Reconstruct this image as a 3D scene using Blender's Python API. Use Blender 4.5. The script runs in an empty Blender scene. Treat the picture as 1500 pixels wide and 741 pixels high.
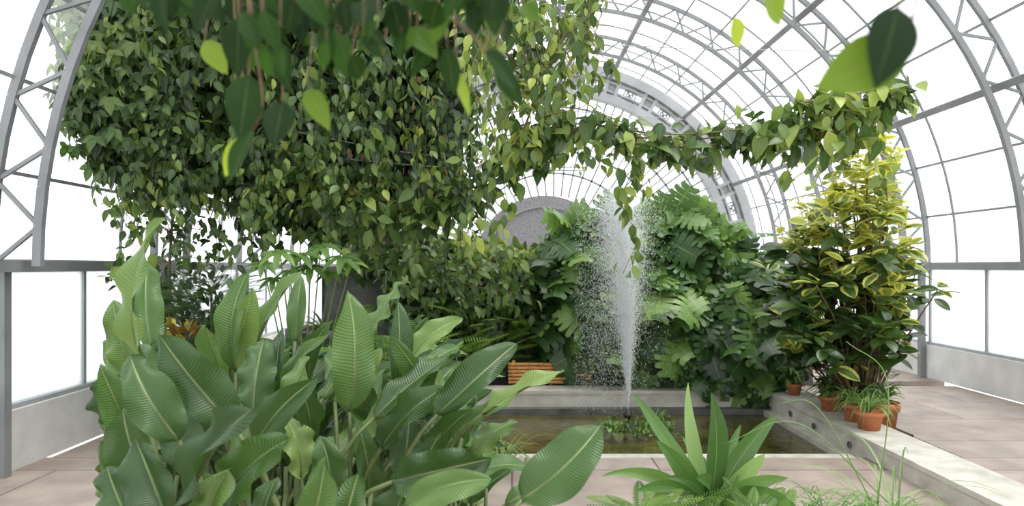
import bpy, math, random
import numpy as np
from mathutils import Vector
rng=np.random.default_rng(11); random.seed(5)
F=1000.;H=1.7;HY=390.
def W(px,py,d): return np.array([(px-750)*d/F, d, H-(py-HY)*d/F])
def U(a,b): return float(rng.uniform(a,b))
def nz(v):
    v=np.asarray(v,float); return v/(np.linalg.norm(v,axis=-1,keepdims=True)+1e-9)
Z=np.array([0,0,1.])
# ---------------------------------------------------------------- materials
def newmat(name):
    m=bpy.data.materials.new(name); m.use_nodes=True; nt=m.node_tree; nt.nodes.clear()
    out=nt.nodes.new('ShaderNodeOutputMaterial'); return m,nt,out
def ramp(nt,stops):
    r=nt.nodes.new('ShaderNodeValToRGB'); e=r.color_ramp.elements
    while len(e)<len(stops): e.new(.5)
    for i,(p,c) in enumerate(stops): e[i].position=p; e[i].color=(*c,1)
    return r
def mth(nt,op,a,b=None,c=None):
    n=nt.nodes.new('ShaderNodeMath'); n.operation=op
    for i,x in enumerate((a,b,c)):
        if x is None: continue
        if isinstance(x,(int,float)): n.inputs[i].default_value=x
        else: nt.links.new(x,n.inputs[i])
    return n.outputs[0]
def leaf_mat(name,stops,rough=.42,trans=.3,rib=(.35,.42,.15),ribw=.03,vein=0.,spec=.5,nscale=6,namp=.35,varieg=None,ribmix=.4):
    m,nt,out=newmat(name); L=nt.links.new
    at=nt.nodes.new('ShaderNodeAttribute'); at.attribute_name='tone'
    lf=nt.nodes.new('ShaderNodeAttribute'); lf.attribute_name='lf'
    sp=nt.nodes.new('ShaderNodeSeparateXYZ'); L(lf.outputs['Vector'],sp.inputs[0])
    no=nt.nodes.new('ShaderNodeTexNoise'); no.inputs['Scale'].default_value=nscale; no.inputs['Detail'].default_value=3
    tc=nt.nodes.new('ShaderNodeTexCoord'); L(tc.outputs['Object'],no.inputs['Vector'])
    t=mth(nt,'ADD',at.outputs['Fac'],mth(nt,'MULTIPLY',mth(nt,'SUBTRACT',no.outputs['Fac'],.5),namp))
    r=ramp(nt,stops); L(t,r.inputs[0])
    au=mth(nt,'ABSOLUTE',sp.outputs[0])
    ribf=mth(nt,'MULTIPLY',mth(nt,'LESS_THAN',au,ribw),ribmix)
    mx=nt.nodes.new('ShaderNodeMix'); mx.data_type='RGBA'; L(ribf,mx.inputs['Factor']); L(r.outputs[0],mx.inputs['A']); mx.inputs['B'].default_value=(*rib,1)
    col=mx.outputs['Result']
    if varieg:
        e=mth(nt,'GREATER_THAN',mth(nt,'ADD',au,mth(nt,'MULTIPLY',no.outputs['Fac'],.5)),.8)
        f=mth(nt,'MULTIPLY',e,mth(nt,'GREATER_THAN',at.outputs['Fac'],.42))
        m2=nt.nodes.new('ShaderNodeMix'); m2.data_type='RGBA'; L(mth(nt,'MULTIPLY',f,.8),m2.inputs['Factor']); L(col,m2.inputs['A']); m2.inputs['B'].default_value=(*varieg,1); col=m2.outputs['Result']
    p=nt.nodes.new('ShaderNodeBsdfPrincipled'); p.inputs['Roughness'].default_value=rough; p.inputs['Specular IOR Level'].default_value=spec
    if vein>0:
        n3=nt.nodes.new('ShaderNodeTexNoise'); n3.inputs['Scale'].default_value=9; L(tc.outputs['Object'],n3.inputs['Vector'])
        w=mth(nt,'SINE',mth(nt,'ADD',mth(nt,'SUBTRACT',mth(nt,'MULTIPLY',sp.outputs[1],240.),mth(nt,'MULTIPLY',au,16.)),mth(nt,'MULTIPLY',n3.outputs['Fac'],14.)))
        w2=mth(nt,'MULTIPLY',w,n3.outputs['Fac'])
        b=nt.nodes.new('ShaderNodeBump'); b.inputs['Strength'].default_value=vein; b.inputs['Distance'].default_value=.004
        L(mth(nt,'ADD',w2,mth(nt,'MULTIPLY',n3.outputs['Fac'],9.)),b.inputs['Height']); L(b.outputs[0],p.inputs['Normal'])
        mv=nt.nodes.new('ShaderNodeMix'); mv.data_type='RGBA'; mv.blend_type='MULTIPLY'; L(col,mv.inputs['A'])
        rr=ramp(nt,[(0,(.78,.8,.76)),(1,(1.15,1.15,1.15))]); L(mth(nt,'MULTIPLY_ADD',w2,.6,.5),rr.inputs[0]); L(rr.outputs[0],mv.inputs['B']); mv.inputs['Factor'].default_value=.5
        col=mv.outputs['Result']
    L(col,p.inputs['Base Color'])
    tr=nt.nodes.new('ShaderNodeBsdfTranslucent')
    hs=nt.nodes.new('ShaderNodeHueSaturation'); hs.inputs['Hue'].default_value=.485; hs.inputs['Value'].default_value=2.2; hs.inputs['Saturation'].default_value=1.1
    L(col,hs.inputs['Color']); L(hs.outputs[0],tr.inputs['Color'])
    ms=nt.nodes.new('ShaderNodeMixShader'); ms.inputs[0].default_value=trans
    L(p.outputs[0],ms.inputs[1]); L(tr.outputs[0],ms.inputs[2]); L(ms.outputs[0],out.inputs[0])
    return m
def solid(name,c1,c2,scale=8,rough=.8,bump=.2,metal=0,detail=6):
    m,nt,out=newmat(name); L=nt.links.new
    tc=nt.nodes.new('ShaderNodeTexCoord'); no=nt.nodes.new('ShaderNodeTexNoise'); no.inputs['Scale'].default_value=scale; no.inputs['Detail'].default_value=detail
    L(tc.outputs['Object'],no.inputs['Vector']); r=ramp(nt,[(.3,c1),(.7,c2)]); L(no.outputs['Fac'],r.inputs[0])
    p=nt.nodes.new('ShaderNodeBsdfPrincipled'); p.inputs['Roughness'].default_value=rough; p.inputs['Metallic'].default_value=metal
    L(r.outputs[0],p.inputs['Base Color'])
    b=nt.nodes.new('ShaderNodeBump'); b.inputs['Strength'].default_value=bump; b.inputs['Distance'].default_value=.02; L(no.outputs['Fac'],b.inputs['Height']); L(b.outputs[0],p.inputs['Normal'])
    L(p.outputs[0],out.inputs[0]); return m
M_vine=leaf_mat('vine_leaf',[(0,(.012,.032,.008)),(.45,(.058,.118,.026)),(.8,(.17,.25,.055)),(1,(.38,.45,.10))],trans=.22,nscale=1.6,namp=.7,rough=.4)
M_near=leaf_mat('overhanging_leaf',[(0,(.006,.022,.004)),(.5,(.03,.09,.01)),(1,(.32,.44,.06))],trans=.25,ribw=.02,ribmix=.2,rough=.6,spec=.2)
M_mon=leaf_mat('monstera_leaf',[(0,(.014,.042,.011)),(.5,(.05,.125,.027)),(1,(.17,.29,.06))],rough=.38,trans=.18,ribw=.03,nscale=2,namp=.5)
M_str=leaf_mat('bird_of_paradise_leaf',[(0,(.024,.062,.014)),(.5,(.065,.14,.03)),(1,(.21,.31,.09))],rough=.34,trans=.2,rib=(.42,.5,.2),ribw=.035,vein=.3,nscale=3,ribmix=.6)
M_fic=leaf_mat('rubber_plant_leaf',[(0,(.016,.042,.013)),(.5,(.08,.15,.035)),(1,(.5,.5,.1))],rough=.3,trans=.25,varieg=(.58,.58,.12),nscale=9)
M_dra=leaf_mat('dracaena_leaf',[(0,(.026,.068,.018)),(.5,(.09,.19,.045)),(1,(.28,.42,.15))],rough=.35,trans=.28,nscale=3)
M_fern=leaf_mat('fern_leaf',[(0,(.025,.065,.015)),(.5,(.09,.18,.035)),(1,(.26,.40,.09))],trans=.32,ribw=0)
M_red=leaf_mat('croton_leaf',[(0,(.12,.03,.015)),(.5,(.14,.12,.02)),(1,(.4,.35,.05))],trans=.25)
M_dry=leaf_mat('withered_leaf',[(0,(.12,.07,.03)),(.5,(.25,.17,.08)),(1,(.4,.32,.15))],trans=.25)
M_stem=solid('green_stem',(.06,.10,.03),(.14,.18,.06),12,.5,.1)
M_vstem=solid('vine_stem',(.09,.06,.03),(.22,.16,.08),14,.8,.3)
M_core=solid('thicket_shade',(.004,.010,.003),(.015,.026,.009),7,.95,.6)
M_steel=solid('painted_steel',(.19,.20,.21),(.26,.27,.28),3,.5,.05)
M_steel2=solid('light_grey_painted_steel',(.33,.34,.35),(.43,.44,.45),2,.55,.05)
M_conc=solid('pale_concrete',(.40,.38,.33),(.62,.60,.54),5,.85,.15)
M_white=solid('limewashed_concrete',(.62,.62,.6),(.78,.78,.76),3,.85,.1)
M_dconc=solid('damp_dark_concrete',(.06,.065,.06),(.15,.15,.14),4,.8,.3)
M_gran=solid('speckled_granite',(.15,.15,.16),(.30,.30,.31),26,.7,.05,detail=2)
M_terra=solid('terracotta',(.42,.13,.05),(.6,.22,.09),9,.75,.1)
M_soil=solid('soil',(.02,.014,.008),(.06,.045,.025),12,.95,.8)
M_bam=solid('bamboo',(.5,.22,.06),(.8,.42,.14),10,.5,.1)
M_rock=solid('mossy_rock',(.04,.06,.02),(.14,.13,.09),10,.85,.6)
M_black=solid('black_metal',(.01,.01,.01),(.03,.03,.03),5,.4,.05)
def glassmat(name,trf,col):
    m,nt,out=newmat(name); L=nt.links.new
    a=nt.nodes.new('ShaderNodeBsdfTransparent'); a.inputs[0].default_value=(*col,1)
    b=nt.nodes.new('ShaderNodeBsdfTranslucent'); 
    no=nt.nodes.new('ShaderNodeTexNoise'); no.inputs['Scale'].default_value=.7; r=ramp(nt,[(.3,(.8,.83,.84)),(.7,(.95,.96,.96))]); L(no.outputs['Fac'],r.inputs[0]); L(r.outputs[0],b.inputs[0])
    ms=nt.nodes.new('ShaderNodeMixShader'); ms.inputs[0].default_value=trf; L(b.outputs[0],ms.inputs[1]); L(a.outputs[0],ms.inputs[2]); L(ms.outputs[0],out.inputs[0]); return m
M_glass=glassmat('hazy_roof_glass',.8,(.97,.98,.98))
M_frost=glassmat('frosted_wall_glass',.3,(.85,.89,.89))
m,nt,out=newmat('stone_paving'); L=nt.links.new
tc=nt.nodes.new('ShaderNodeTexCoord'); br=nt.nodes.new('ShaderNodeTexBrick'); br.inputs['Scale'].default_value=1; br.inputs['Brick Width'].default_value=1.9; br.inputs['Row Height'].default_value=.95; br.offset=.35
br.inputs['Mortar Size'].default_value=.009; br.inputs['Color1'].default_value=(.34,.27,.235,1); br.inputs['Color2'].default_value=(.39,.32,.28,1); br.inputs['Mortar'].default_value=(.14,.11,.095,1)
no=nt.nodes.new('ShaderNodeTexNoise'); no.inputs['Scale'].default_value=3; no.inputs['Detail'].default_value=10
L(tc.outputs['Object'],br.inputs['Vector']); L(tc.outputs['Object'],no.inputs['Vector'])
mx=nt.nodes.new('ShaderNodeMix'); mx.data_type='RGBA'; mx.blend_type='MULTIPLY'; mx.inputs['Factor'].default_value=.8
r=ramp(nt,[(.3,(.65,.65,.65)),(.7,(1.15,1.15,1.15))]); L(no.outputs['Fac'],r.inputs[0]); L(br.outputs['Color'],mx.inputs['A']); L(r.outputs[0],mx.inputs['B'])
p=nt.nodes.new('ShaderNodeBsdfPrincipled'); p.inputs['Roughness'].default_value=.5; L(mx.outputs['Result'],p.inputs['Base Color']); L(p.outputs[0],out.inputs[0]); M_pave=m
m,nt,out=newmat('pond_water'); L=nt.links.new
p=nt.nodes.new('ShaderNodeBsdfPrincipled'); p.inputs['Roughness'].default_value=.08; no=nt.nodes.new('ShaderNodeTexNoise'); no.inputs['Scale'].default_value=14; no.inputs['Detail'].default_value=3
tc=nt.nodes.new('ShaderNodeTexCoord'); L(tc.outputs['Object'],no.inputs['Vector'])
b=nt.nodes.new('ShaderNodeBump'); b.inputs['Strength'].default_value=.35; b.inputs['Distance'].default_value=.02; L(no.outputs['Fac'],b.inputs['Height']); L(b.outputs[0],p.inputs['Normal'])
n2=nt.nodes.new('ShaderNodeTexNoise'); n2.inputs['Scale'].default_value=2.5; L(tc.outputs['Object'],n2.inputs['Vector']); r=ramp(nt,[(.35,(.04,.036,.011)),(.7,(.11,.10,.03))]); L(n2.outputs['Fac'],r.inputs[0]); L(r.outputs[0],p.inputs['Base Color'])
L(p.outputs[0],out.inputs[0]); M_water=m
m,nt,out=newmat('water_droplets'); L=nt.links.new
a=nt.nodes.new('ShaderNodeBsdfTransparent'); b=nt.nodes.new('ShaderNodeBsdfTranslucent'); b.inputs[0].default_value=(.95,.97,.98,1); c=nt.nodes.new('ShaderNodeBsdfDiffuse'); c.inputs[0].default_value=(.95,.97,.98,1)
m1=nt.nodes.new('ShaderNodeMixShader'); m1.inputs[0].default_value=.5; L(b.outputs[0],m1.inputs[1]); L(c.outputs[0],m1.inputs[2])
m2=nt.nodes.new('ShaderNodeMixShader'); m2.inputs[0].default_value=.65; L(a.outputs[0],m2.inputs[1]); L(m1.outputs[0],m2.inputs[2]); L(m2.outputs[0],out.inputs[0]); M_drop=m

# ---------------------------------------------------------------- mesh builder
class MB:
    def __init__(s): s.v=[];s.f=[];s.t=[];s.uv=[];s.m=[];s.n=0
    def add(s,v,f,mat=0,tone=.5,uv=None):
        v=np.asarray(v,float).reshape(-1,3); k=len(v); n=s.n
        s.v.append(v); s.f.extend([tuple([i+n for i in q]) for q in f]); s.m.extend([mat]*len(f))
        s.t.append(np.full(k,tone)); s.uv.append(np.full((k,3),.5) if uv is None else uv); s.n+=k
    def leaves(s,T,pos,dr,nr,size,tone,mat=0,ws=1.):
        tv,tf,tu=T; pos=np.asarray(pos,float).reshape(-1,3); N=len(pos)
        dr=np.asarray(dr,float).reshape(-1,3); nr=np.asarray(nr,float).reshape(-1,3)
        y=nz(dr)+np.zeros((N,3)); x=nz(np.cross(y,nr)); z=np.cross(x,y)
        size=np.broadcast_to(size,(N,)); tone=np.broadcast_to(tone,(N,)); 
        V=pos[:,None,:]+size[:,None,None]*(tv[None,:,0:1]*ws*x[:,None,:]+tv[None,:,1:2]*y[:,None,:]+tv[None,:,2:3]*z[:,None,:])
        k=len(tv); base=s.n
        s.v.append(V.reshape(-1,3)); s.t.append(np.repeat(tone,k)); s.uv.append(np.tile(tu,(N,1)))
        for i in range(N):
            o=base+i*k; s.f.extend([tuple([a+o for a in q]) for q in tf])
        s.m.extend([mat]*(N*len(tf))); s.n+=N*k
    def box(s,lo,hi,mat=0):
        x0,y0,z0=lo;x1,y1,z1=hi
        v=[(x0,y0,z0),(x1,y0,z0),(x1,y1,z0),(x0,y1,z0),(x0,y0,z1),(x1,y0,z1),(x1,y1,z1),(x0,y1,z1)]
        s.add(v,[(0,3,2,1),(4,5,6,7),(0,1,5,4),(1,2,6,5),(2,3,7,6),(3,0,4,7)],mat)
    def beam(s,p,q,w,h,mat=0,up=Z):
        p=np.asarray(p,float);q=np.asarray(q,float); d=nz(q-p); x=np.cross(d,up)
        if np.linalg.norm(x)<1e-3: x=np.cross(d,[1,0,0])
        x=nz(x); u=np.cross(x,d); v=[]
        for e in (p,q):
            for a,b in((-1,-1),(1,-1),(1,1),(-1,1)): v.append(e+x*a*w/2+u*b*h/2)
        s.add(v,[(0,1,2,3),(7,6,5,4),(0,4,5,1),(1,5,6,2),(2,6,7,3),(3,7,4,0)],mat)
    def tube(s,pts,r0,r1=None,k=5,mat=0,tone=.5):
        pts=np.asarray(pts,float); r1=r0 if r1 is None else r1; n=len(pts); v=[];f=[]
        tg=np.gradient(pts,axis=0); tg=nz(tg)
        a=np.array([.3,.9,.2]) 
        for i in range(n):
            x=nz(np.cross(tg[i],a)); y=np.cross(tg[i],x); r=r0+(r1-r0)*i/(n-1)
            for j in range(k):
                t=2*math.pi*j/k; v.append(pts[i]+r*(math.cos(t)*x+math.sin(t)*y))
        for i in range(n-1):
            for j in range(k): f.append((i*k+j,i*k+(j+1)%k,(i+1)*k+(j+1)%k,(i+1)*k+j))
        f.append(tuple(range(k))[::-1]); f.append(tuple((n-1)*k+j for j in range(k)))
        s.add(v,f,mat,tone)
    def lathe(s,c,prof,k=28,mat=0):
        v=[];f=[];n=len(prof)
        for r,z in prof:
            for j in range(k):
                t=2*math.pi*j/k; v.append((c[0]+r*math.cos(t),c[1]+r*math.sin(t),c[2]+z))
        for i in range(n-1):
            for j in range(k): f.append((i*k+j,i*k+(j+1)%k,(i+1)*k+(j+1)%k,(i+1)*k+j))
        s.add(v,f,mat)
    def lump(s,c,r,mat=0,seg=20,ring=12,amp=.15):
        v=[];f=[]; ph=rng.uniform(0,6,6)
        for i in range(ring+1):
            th=math.pi*i/ring
            for j in range(seg):
                a=2*math.pi*j/seg; u=np.array([math.sin(th)*math.cos(a),math.sin(th)*math.sin(a),math.cos(th)])
                k=1+amp*(math.sin(5*u[0]+ph[0])*math.sin(4*u[2]+ph[1])+.6*math.sin(9*u[0]+ph[2]+7*u[2])*math.sin(8*u[1]+ph[3]))
                v.append(np.asarray(c)+u*np.asarray(r)*k)
        for i in range(ring):
            for j in range(seg): f.append((i*seg+j,(i+1)*seg+j,(i+1)*seg+(j+1)%seg,i*seg+(j+1)%seg))
        s.add(v,f,mat)
    def obj(s,name,mats,smooth=True):
        me=bpy.data.meshes.new(name); me.from_pydata(np.concatenate(s.v).tolist(),[],s.f)
        for m in mats: me.materials.append(m)
        me.polygons.foreach_set('material_index',s.m); me.polygons.foreach_set('use_smooth',[smooth]*len(s.f))
        a=me.attributes.new('tone','FLOAT','POINT'); a.data.foreach_set('value',np.concatenate(s.t).astype(np.float32))
        a=me.attributes.new('lf','FLOAT_VECTOR','POINT'); a.data.foreach_set('vector',np.concatenate(s.uv).astype(np.float32).ravel())
        me.update(); o=bpy.data.objects.new(name,me); bpy.context.collection.objects.link(o); return o
# ---------------------------------------------------------------- leaf templates
def grid_leaf(rows,cols,prof,wmax,fold=.15,droop=.15,wave=0.,waven=5):
    v=[];u=[];f=[]
    for i in range(rows):
        t=i/(rows-1); w=wmax*prof(t)
        for j in range(cols):
            a=2*j/(cols-1)-1
            v.append((a*w,t, abs(a)*w*fold - droop*t*t + wave*abs(a)*math.sin(t*waven*6.28+ (1.5 if a>0 else 0))))
            u.append((a,t,0))
    for i in range(rows-1):
        for j in range(cols-1): q=i*cols+j; f.append((q,q+1,q+cols+1,q+cols))
    return np.array(v),f,np.array(u)
ovate=lambda t: max(.02,math.sin(math.pi*min(1,t)**.8)**.9) if t<.999 else .02
ellip=lambda t: max(.02,math.sin(math.pi*t**.95)**.7) if t<.999 else .02
paddle_p=lambda t: max(.03,math.sin(math.pi*(t**.85))**.55) if t<.999 else .03
T_leaf=grid_leaf(5,3,ovate,.27,.3,.2)
T_big=grid_leaf(7,5,ellip,.24,.25,.18)
def compose(parts):
    V=[];Fs=[];Us=[];n=0
    for (v,f,u),ang,sc,off in parts:
        c,s_=math.cos(ang),math.sin(ang); v=v*sc
        w=np.stack([c*v[:,0]+s_*v[:,1],-s_*v[:,0]+c*v[:,1],v[:,2]-.12*abs(math.sin(ang))*v[:,1]],1)+np.array(off)
        V.append(w);Us.append(u);Fs+= [tuple(a+n for a in q) for q in f]; n+=len(v)
    return np.concatenate(V),Fs,np.concatenate(Us)
T_tri=compose([(T_leaf,0,1,(0,.1,0)),(T_leaf,1.0,.8,(0,.05,0)),(T_leaf,-1.0,.8,(0,.05,0))])
T_long=grid_leaf(6,3,ellip,.16,.3,.35)
T_umb=compose([(T_long,k*2*math.pi/8,1,(0,0,0)) for k in range(8)])
def frond(n=16,ll=.32,lw=.035,arch=.35,fwd=.6):
    v=[];f=[];u=[]
    def z(t): return -arch*t*t
    for i in range(n):
        t=.12+.88*i/(n-1); l=ll*(max(.02,math.sin(math.pi*min(.97,t**.8*.93+.05)))**.6)
        for s in(-1,1):
            b=len(v); d=nz(np.array([s,fwd,-.35])); p=np.array([0,t,z(t)]); sd=np.array([-d[1]*s,d[0]*s,0])*lw/2
            v+= [p,p+d*l*.45+sd,p+d*l,p+d*l*.45-sd]; u+=[(.5,t,0)]*4; f.append((b,b+1,b+2,b+3))
    for i in range(8):
        a=i/8;c=(i+1)/8;b=len(v);w=.008
        v+=[np.array([-w,a,z(a)]),np.array([w,a,z(a)]),np.array([w,c,z(c)]),np.array([-w,c,z(c)])];u+=[(0,a,0)]*4;f.append((b,b+1,b+2,b+3))
    return np.array(v),f,np.array(u)
T_frond=frond(); T_fine=frond(24,.2,.02,.3,.9); T_fern=frond(22,.2,.05,.4,.2)
def monstera():
    # broad heart-shaped blade, slits cut in from the margin between five lobes each side
    v=[];f=[];u=[]; n=5
    def wid(t): return .60*max(.05,math.sin(math.pi*(t*.80+.16)**.95))**.5
    for s in(-1,1):
        for i in range(n):
            t0=i/n;t1=(i+1)/n;h=t1-t0; b=len(v); fan=(i-1.2)*.03
            rows=[(0,t0,t1,0),(.6,t0,t1,.35),(.74,t0+h*.08,t1-h*.09,.55),(.92,t0+h*.1,t1-h*.13,.85),(1.0,t0+h*.28,t1-h*.3,1)]
            for a,x0,x1,k in rows:
                for x in(x0,x1):
                    w=wid((t0+t1)/2*.5+x*.5 if a>.6 else x)*a; y=x+fan*k+.03*k-(.16*k*(1-i/2.) if i<2 else 0)
                    v.append((w*s,y,.14*a*(1-a)-.14*y*y-.07*a*a)); u.append((a*s,x,0))
            for k in range(4):
                q=b+2*k; f.append((q,q+1,q+3,q+2))
    return np.array(v),f,np.array(u)
T_mon=monstera()
# ---------------------------------------------------------------- plant helpers
def E(px,py,rx,ry,d,rd): return W(px,py,d),np.array([rx*d/F,rd,ry*d/F])
def mass(mb,c,r,n,size,T=T_tri,tone=(.2,.7),core=1,hang=1.,out=.35,jit=.35,up=.45,corescale=.74,kk=(.66,1.14)):
    u=nz(rng.normal(size=(n,3))); u[:,1]=np.where(rng.random(n)<.35,-abs(u[:,1]),u[:,1])
    k=rng.uniform(*kk,n)[:,None]; k=k+(rng.random((n,1))<.1)*.14
    pos=c+u*r*k; o=nz(u/r)
    dr=-Z*hang+o*out+rng.normal(size=(n,3))*jit; nr=o+Z*up+rng.normal(size=(n,3))*jit
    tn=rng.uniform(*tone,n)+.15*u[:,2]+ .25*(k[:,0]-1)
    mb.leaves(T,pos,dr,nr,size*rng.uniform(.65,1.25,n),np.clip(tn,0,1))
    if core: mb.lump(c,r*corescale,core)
def spline(pts,n=40):
    pts=[np.asarray(p,float) for p in pts]; P=[2*pts[0]-pts[1]]+pts+[2*pts[-1]-pts[-2]]; o=[]
    m=len(pts)-1
    for i in range(m):
        p0,p1,p2,p3=P[i:i+4]
        for t in np.linspace(0,1,max(2,n//m),endpoint=False):
            o.append(.5*((2*p1)+(-p0+p2)*t+(2*p0-5*p1+4*p2-p3)*t*t+(-p0+3*p1-3*p2+p3)*t**3))
    o.append(pts[-1]); return np.array(o)
def garland(mb,pts,n,rad,size,T=T_leaf,tone=(.3,.8),stem=.008,hang=.7,side=.6,smat=1):
    C=spline(pts,60); mb.tube(C,stem,stem*.6,5,smat)
    i=rng.integers(0,len(C),n); pos=C[i]+rng.normal(size=(n,3))*rad
    dr=-Z*hang+rng.normal(size=(n,3))*side; nr=Z*.7+np.array([0,-.6,0])+rng.normal(size=(n,3))*.4
    mb.leaves(T,pos,dr,nr,size*rng.uniform(.6,1.25,n),rng.uniform(*tone,n))
def strand(mb,top,length,size,n,T=T_leaf,tone=(.3,.8),sway=.06):
    p=[np.asarray(top)+np.array([U(-sway,sway)*k,U(-sway,sway)*k,-length*k/4]) for k in range(5)]
    garland(mb,p,n,.03,size,T,tone,.004,.9,.45)
def strap(mb,base,d0,length,width,droop,tone=.5,mat=0,rows=12,fold=.35,prof=None,taper=True):
    base=np.asarray(base,float); d0=nz(d0); pts=[];p=base.copy();d=d0.copy();st=length/(rows-1)
    for i in range(rows):
        pts.append(p.copy()); p=p+d*st; d=nz(d+np.array([0,0,-1])*droop/rows*(1+1.5*i/rows))
    pts=np.array(pts); tg=nz(np.gradient(pts,axis=0)); side=np.cross(tg,Z); side=nz(side+1e-4*np.array([1,0,0])); nm=np.cross(side,tg)
    v=[];u=[];f=[]
    for i in range(rows):
        t=i/(rows-1); w=width*(prof(t) if prof else (max(0,math.sin(math.pi*(.12+.88*t)**.8))**.7+.03))
        for a in(-1,-.5,0,.5,1): v.append(pts[i]+side[i]*a*w+nm[i]*abs(a)*w*fold); u.append((a,t,0))
    for i in range(rows-1):
        for j in range(4): q=i*5+j; f.append((q,q+1,q+6,q+5))
    mb.add(v,f,mat,tone,np.array(u))
def paddle(mb,base,tip,width,tone,face=(0,-1,.3),bend=.08,root=None,roll=0.):
    base=np.asarray(base);tip=np.asarray(tip); ax=tip-base; Lg=np.linalg.norm(ax); y=ax/Lg
    n=np.asarray(face,float)+rng.normal(size=3)*.15; x=nz(np.cross(y,n)); z=np.cross(x,y)
    rows,cols=28,11; v=[];u=[];f=[]; ph=U(0,6); wv=U(.02,.06); fo=U(.35,1.0); asym=U(.8,1.25); sb=U(-.14,.14); tw=U(-.7,.7); fr=U(10,19); hook=U(0,.16)
    def cl(t): return base+ax*t+z*(bend*Lg*4*t*(1-t)-hook*Lg*t**3)+x*sb*Lg*t*(1-t)*2
    for i in range(rows):
        t=i/(rows-1); w=width/2*paddle_p(t); c=cl(t); cr,sr=math.cos(tw*t),math.sin(tw*t)
        X=x*cr+z*sr; Zz=z*cr-x*sr
        for j in range(cols):
            a=2*j/(cols-1)-1; e=a*a
            off=X*a*w*(asym if a>0 else 1/asym)*(1-.14*fo*e)+Zz*(abs(a)*w*fo-e*w*.6*fo+wv*e*math.sin(t*fr+ph+(1.7 if a>0 else 0))*width*3)
            v.append(c+off); u.append((a,t,0))
    for i in range(rows-1):
        for j in range(cols-1): q=i*cols+j; f.append((q,q+1,q+cols+1,q+cols))
    mb.add(v,f,0,tone,np.array(u))
    mb.tube([cl(t)-z*.003 for t in np.linspace(0,.96,12)],.008,.0015,5,1)
    if root is not None:
        root=np.asarray(root,float); m=base-y*np.linalg.norm(base-root)*.35
        m[2]=max(m[2],root[2]+.15)
        ts=np.linspace(0,1,12); mb.tube([root*(1-t)**2+m*2*t*(1-t)+base*t*t for t in ts],.013,.007,6,1)
# ================================================================= STRUCTURE
XC,ZC,R=1.1,1.7,5.3; YE=18.
ribsY=[18-2.5*i for i in range(9)]
def arc(r,a,y): return np.array([XC+r*math.cos(a),y,ZC+r*math.sin(a)])
Y1=np.array([0,1,0])
mb=MB()
NA=48
for ri,y in enumerate(ribsY):
    if ri==0: continue
    for k in range(NA):
        a,b=math.pi*k/NA,math.pi*(k+1)/NA
        mb.beam(arc(R,a,y),arc(R,b,y),.07,.05,0,up=Y1); mb.beam(arc(R-.38,a,y),arc(R-.38,b,y),.07,.05,0,up=Y1)
        if k%2==0: mb.beam(arc(R,a,y),arc(R-.38,b,y),.03,.03,0,up=Y1)
        else: mb.beam(arc(R-.38,a,y),arc(R,b,y),.03,.03,0,up=Y1)
    for s in(0,math.pi):
        mb.beam(arc(R-.1,s,y),arc(R-.1,s,y)*[1,1,0],.08,.08,0,up=Y1)
for deg in(0,24.5,49,73.5,98,122.5,147,180):
    a=math.radians(deg); mb.beam(arc(R-.2,a,-2),arc(R-.2,a,YE-.3),.09,.12,0,up=nz(arc(1,a,0)-arc(0,a,0)))
for deg in np.arange(0,180,8.17):
    a=math.radians(deg); mb.beam(arc(R+.03,a,-2),arc(R+.03,a,YE-.3),.022,.03,0)
y=-2+.625
while y<YE:
    for k in range(NA): mb.beam(arc(R+.04,math.pi*k/NA,y),arc(R+.04,math.pi*(k+1)/NA,y),.022,.03,0,up=Y1)
    y+=.625*2
o=mb.obj('barrel_vault_frame',[M_steel],False)
mb=MB(); v=[];f=[]
for k in range(NA+1):
    a=math.pi*k/NA; v+= [arc(R+.07,a,-2),arc(R+.07,a,YE)]
for k in range(NA): f.append((2*k,2*k+1,2*k+3,2*k+2))
mb.add(v,f); mb.obj('ceiling',[M_glass])
for nm,x,sg in(('wall_left',XC-R-.05,-1),('wall_right',XC+R+.05,1)):
    mb=MB(); mb.box((x-.01,-2,.5),(x+.01,YE,ZC+.02),0); mb.box((x-.1,-2,0),(x+.1,YE,.5),1)
    for yy in np.arange(-2,YE,1.25): mb.box((x-.03,yy-.02,.5),(x+.03,yy+.02,ZC),2)
    mb.box((x-.05,-2,ZC-.05),(x+.05,YE,ZC+.06),2); mb.box((x-.06,-2,.5),(x+.06,YE,.54),2)
    mb.obj(nm,[M_frost,M_white,M_steel2],False)
mb=MB(); c=np.array([XC,YE+.1,ZC]); v=[c];f=[]
for k in range(NA+1): v.append(arc(R,math.pi*k/NA,YE+.1))
for k in range(NA): f.append((0,k+1,k+2))
mb.add(v,f,0); mb.box((XC-R,YE+.08,0),(XC+R,YE+.12,ZC),0)
def ring(r,w,dp,mat,a0=0,a1=math.pi,n=60,y=YE):
    for k in range(n):
        a=a0+(a1-a0)*k/n;b=a0+(a1-a0)*(k+1)/n; mb.beam(arc(r,a,y),arc(r,b,y),w,dp,mat,up=Y1)
for r_ in(2.45,3.05,3.65,4.2): ring(r_,.045,.05,1)
for k in range(0,61):
    a=math.pi*k/60; 
    if k%2==0 : mb.beam(arc(1.85,a,YE),arc(4.5,a,YE),.04,.05,1,up=Y1)
    else: mb.beam(arc(3.05,a,YE),arc(4.5,a,YE),.03,.04,1,up=Y1)
mb.obj('window_1',[M_frost,M_steel],False)
mb=MB()
ring(4.62,.2,.3,0); ring(5.25,.24,.35,0); ring(4.82,.05,.2,0); ring(5.05,.05,.2,0)
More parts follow.
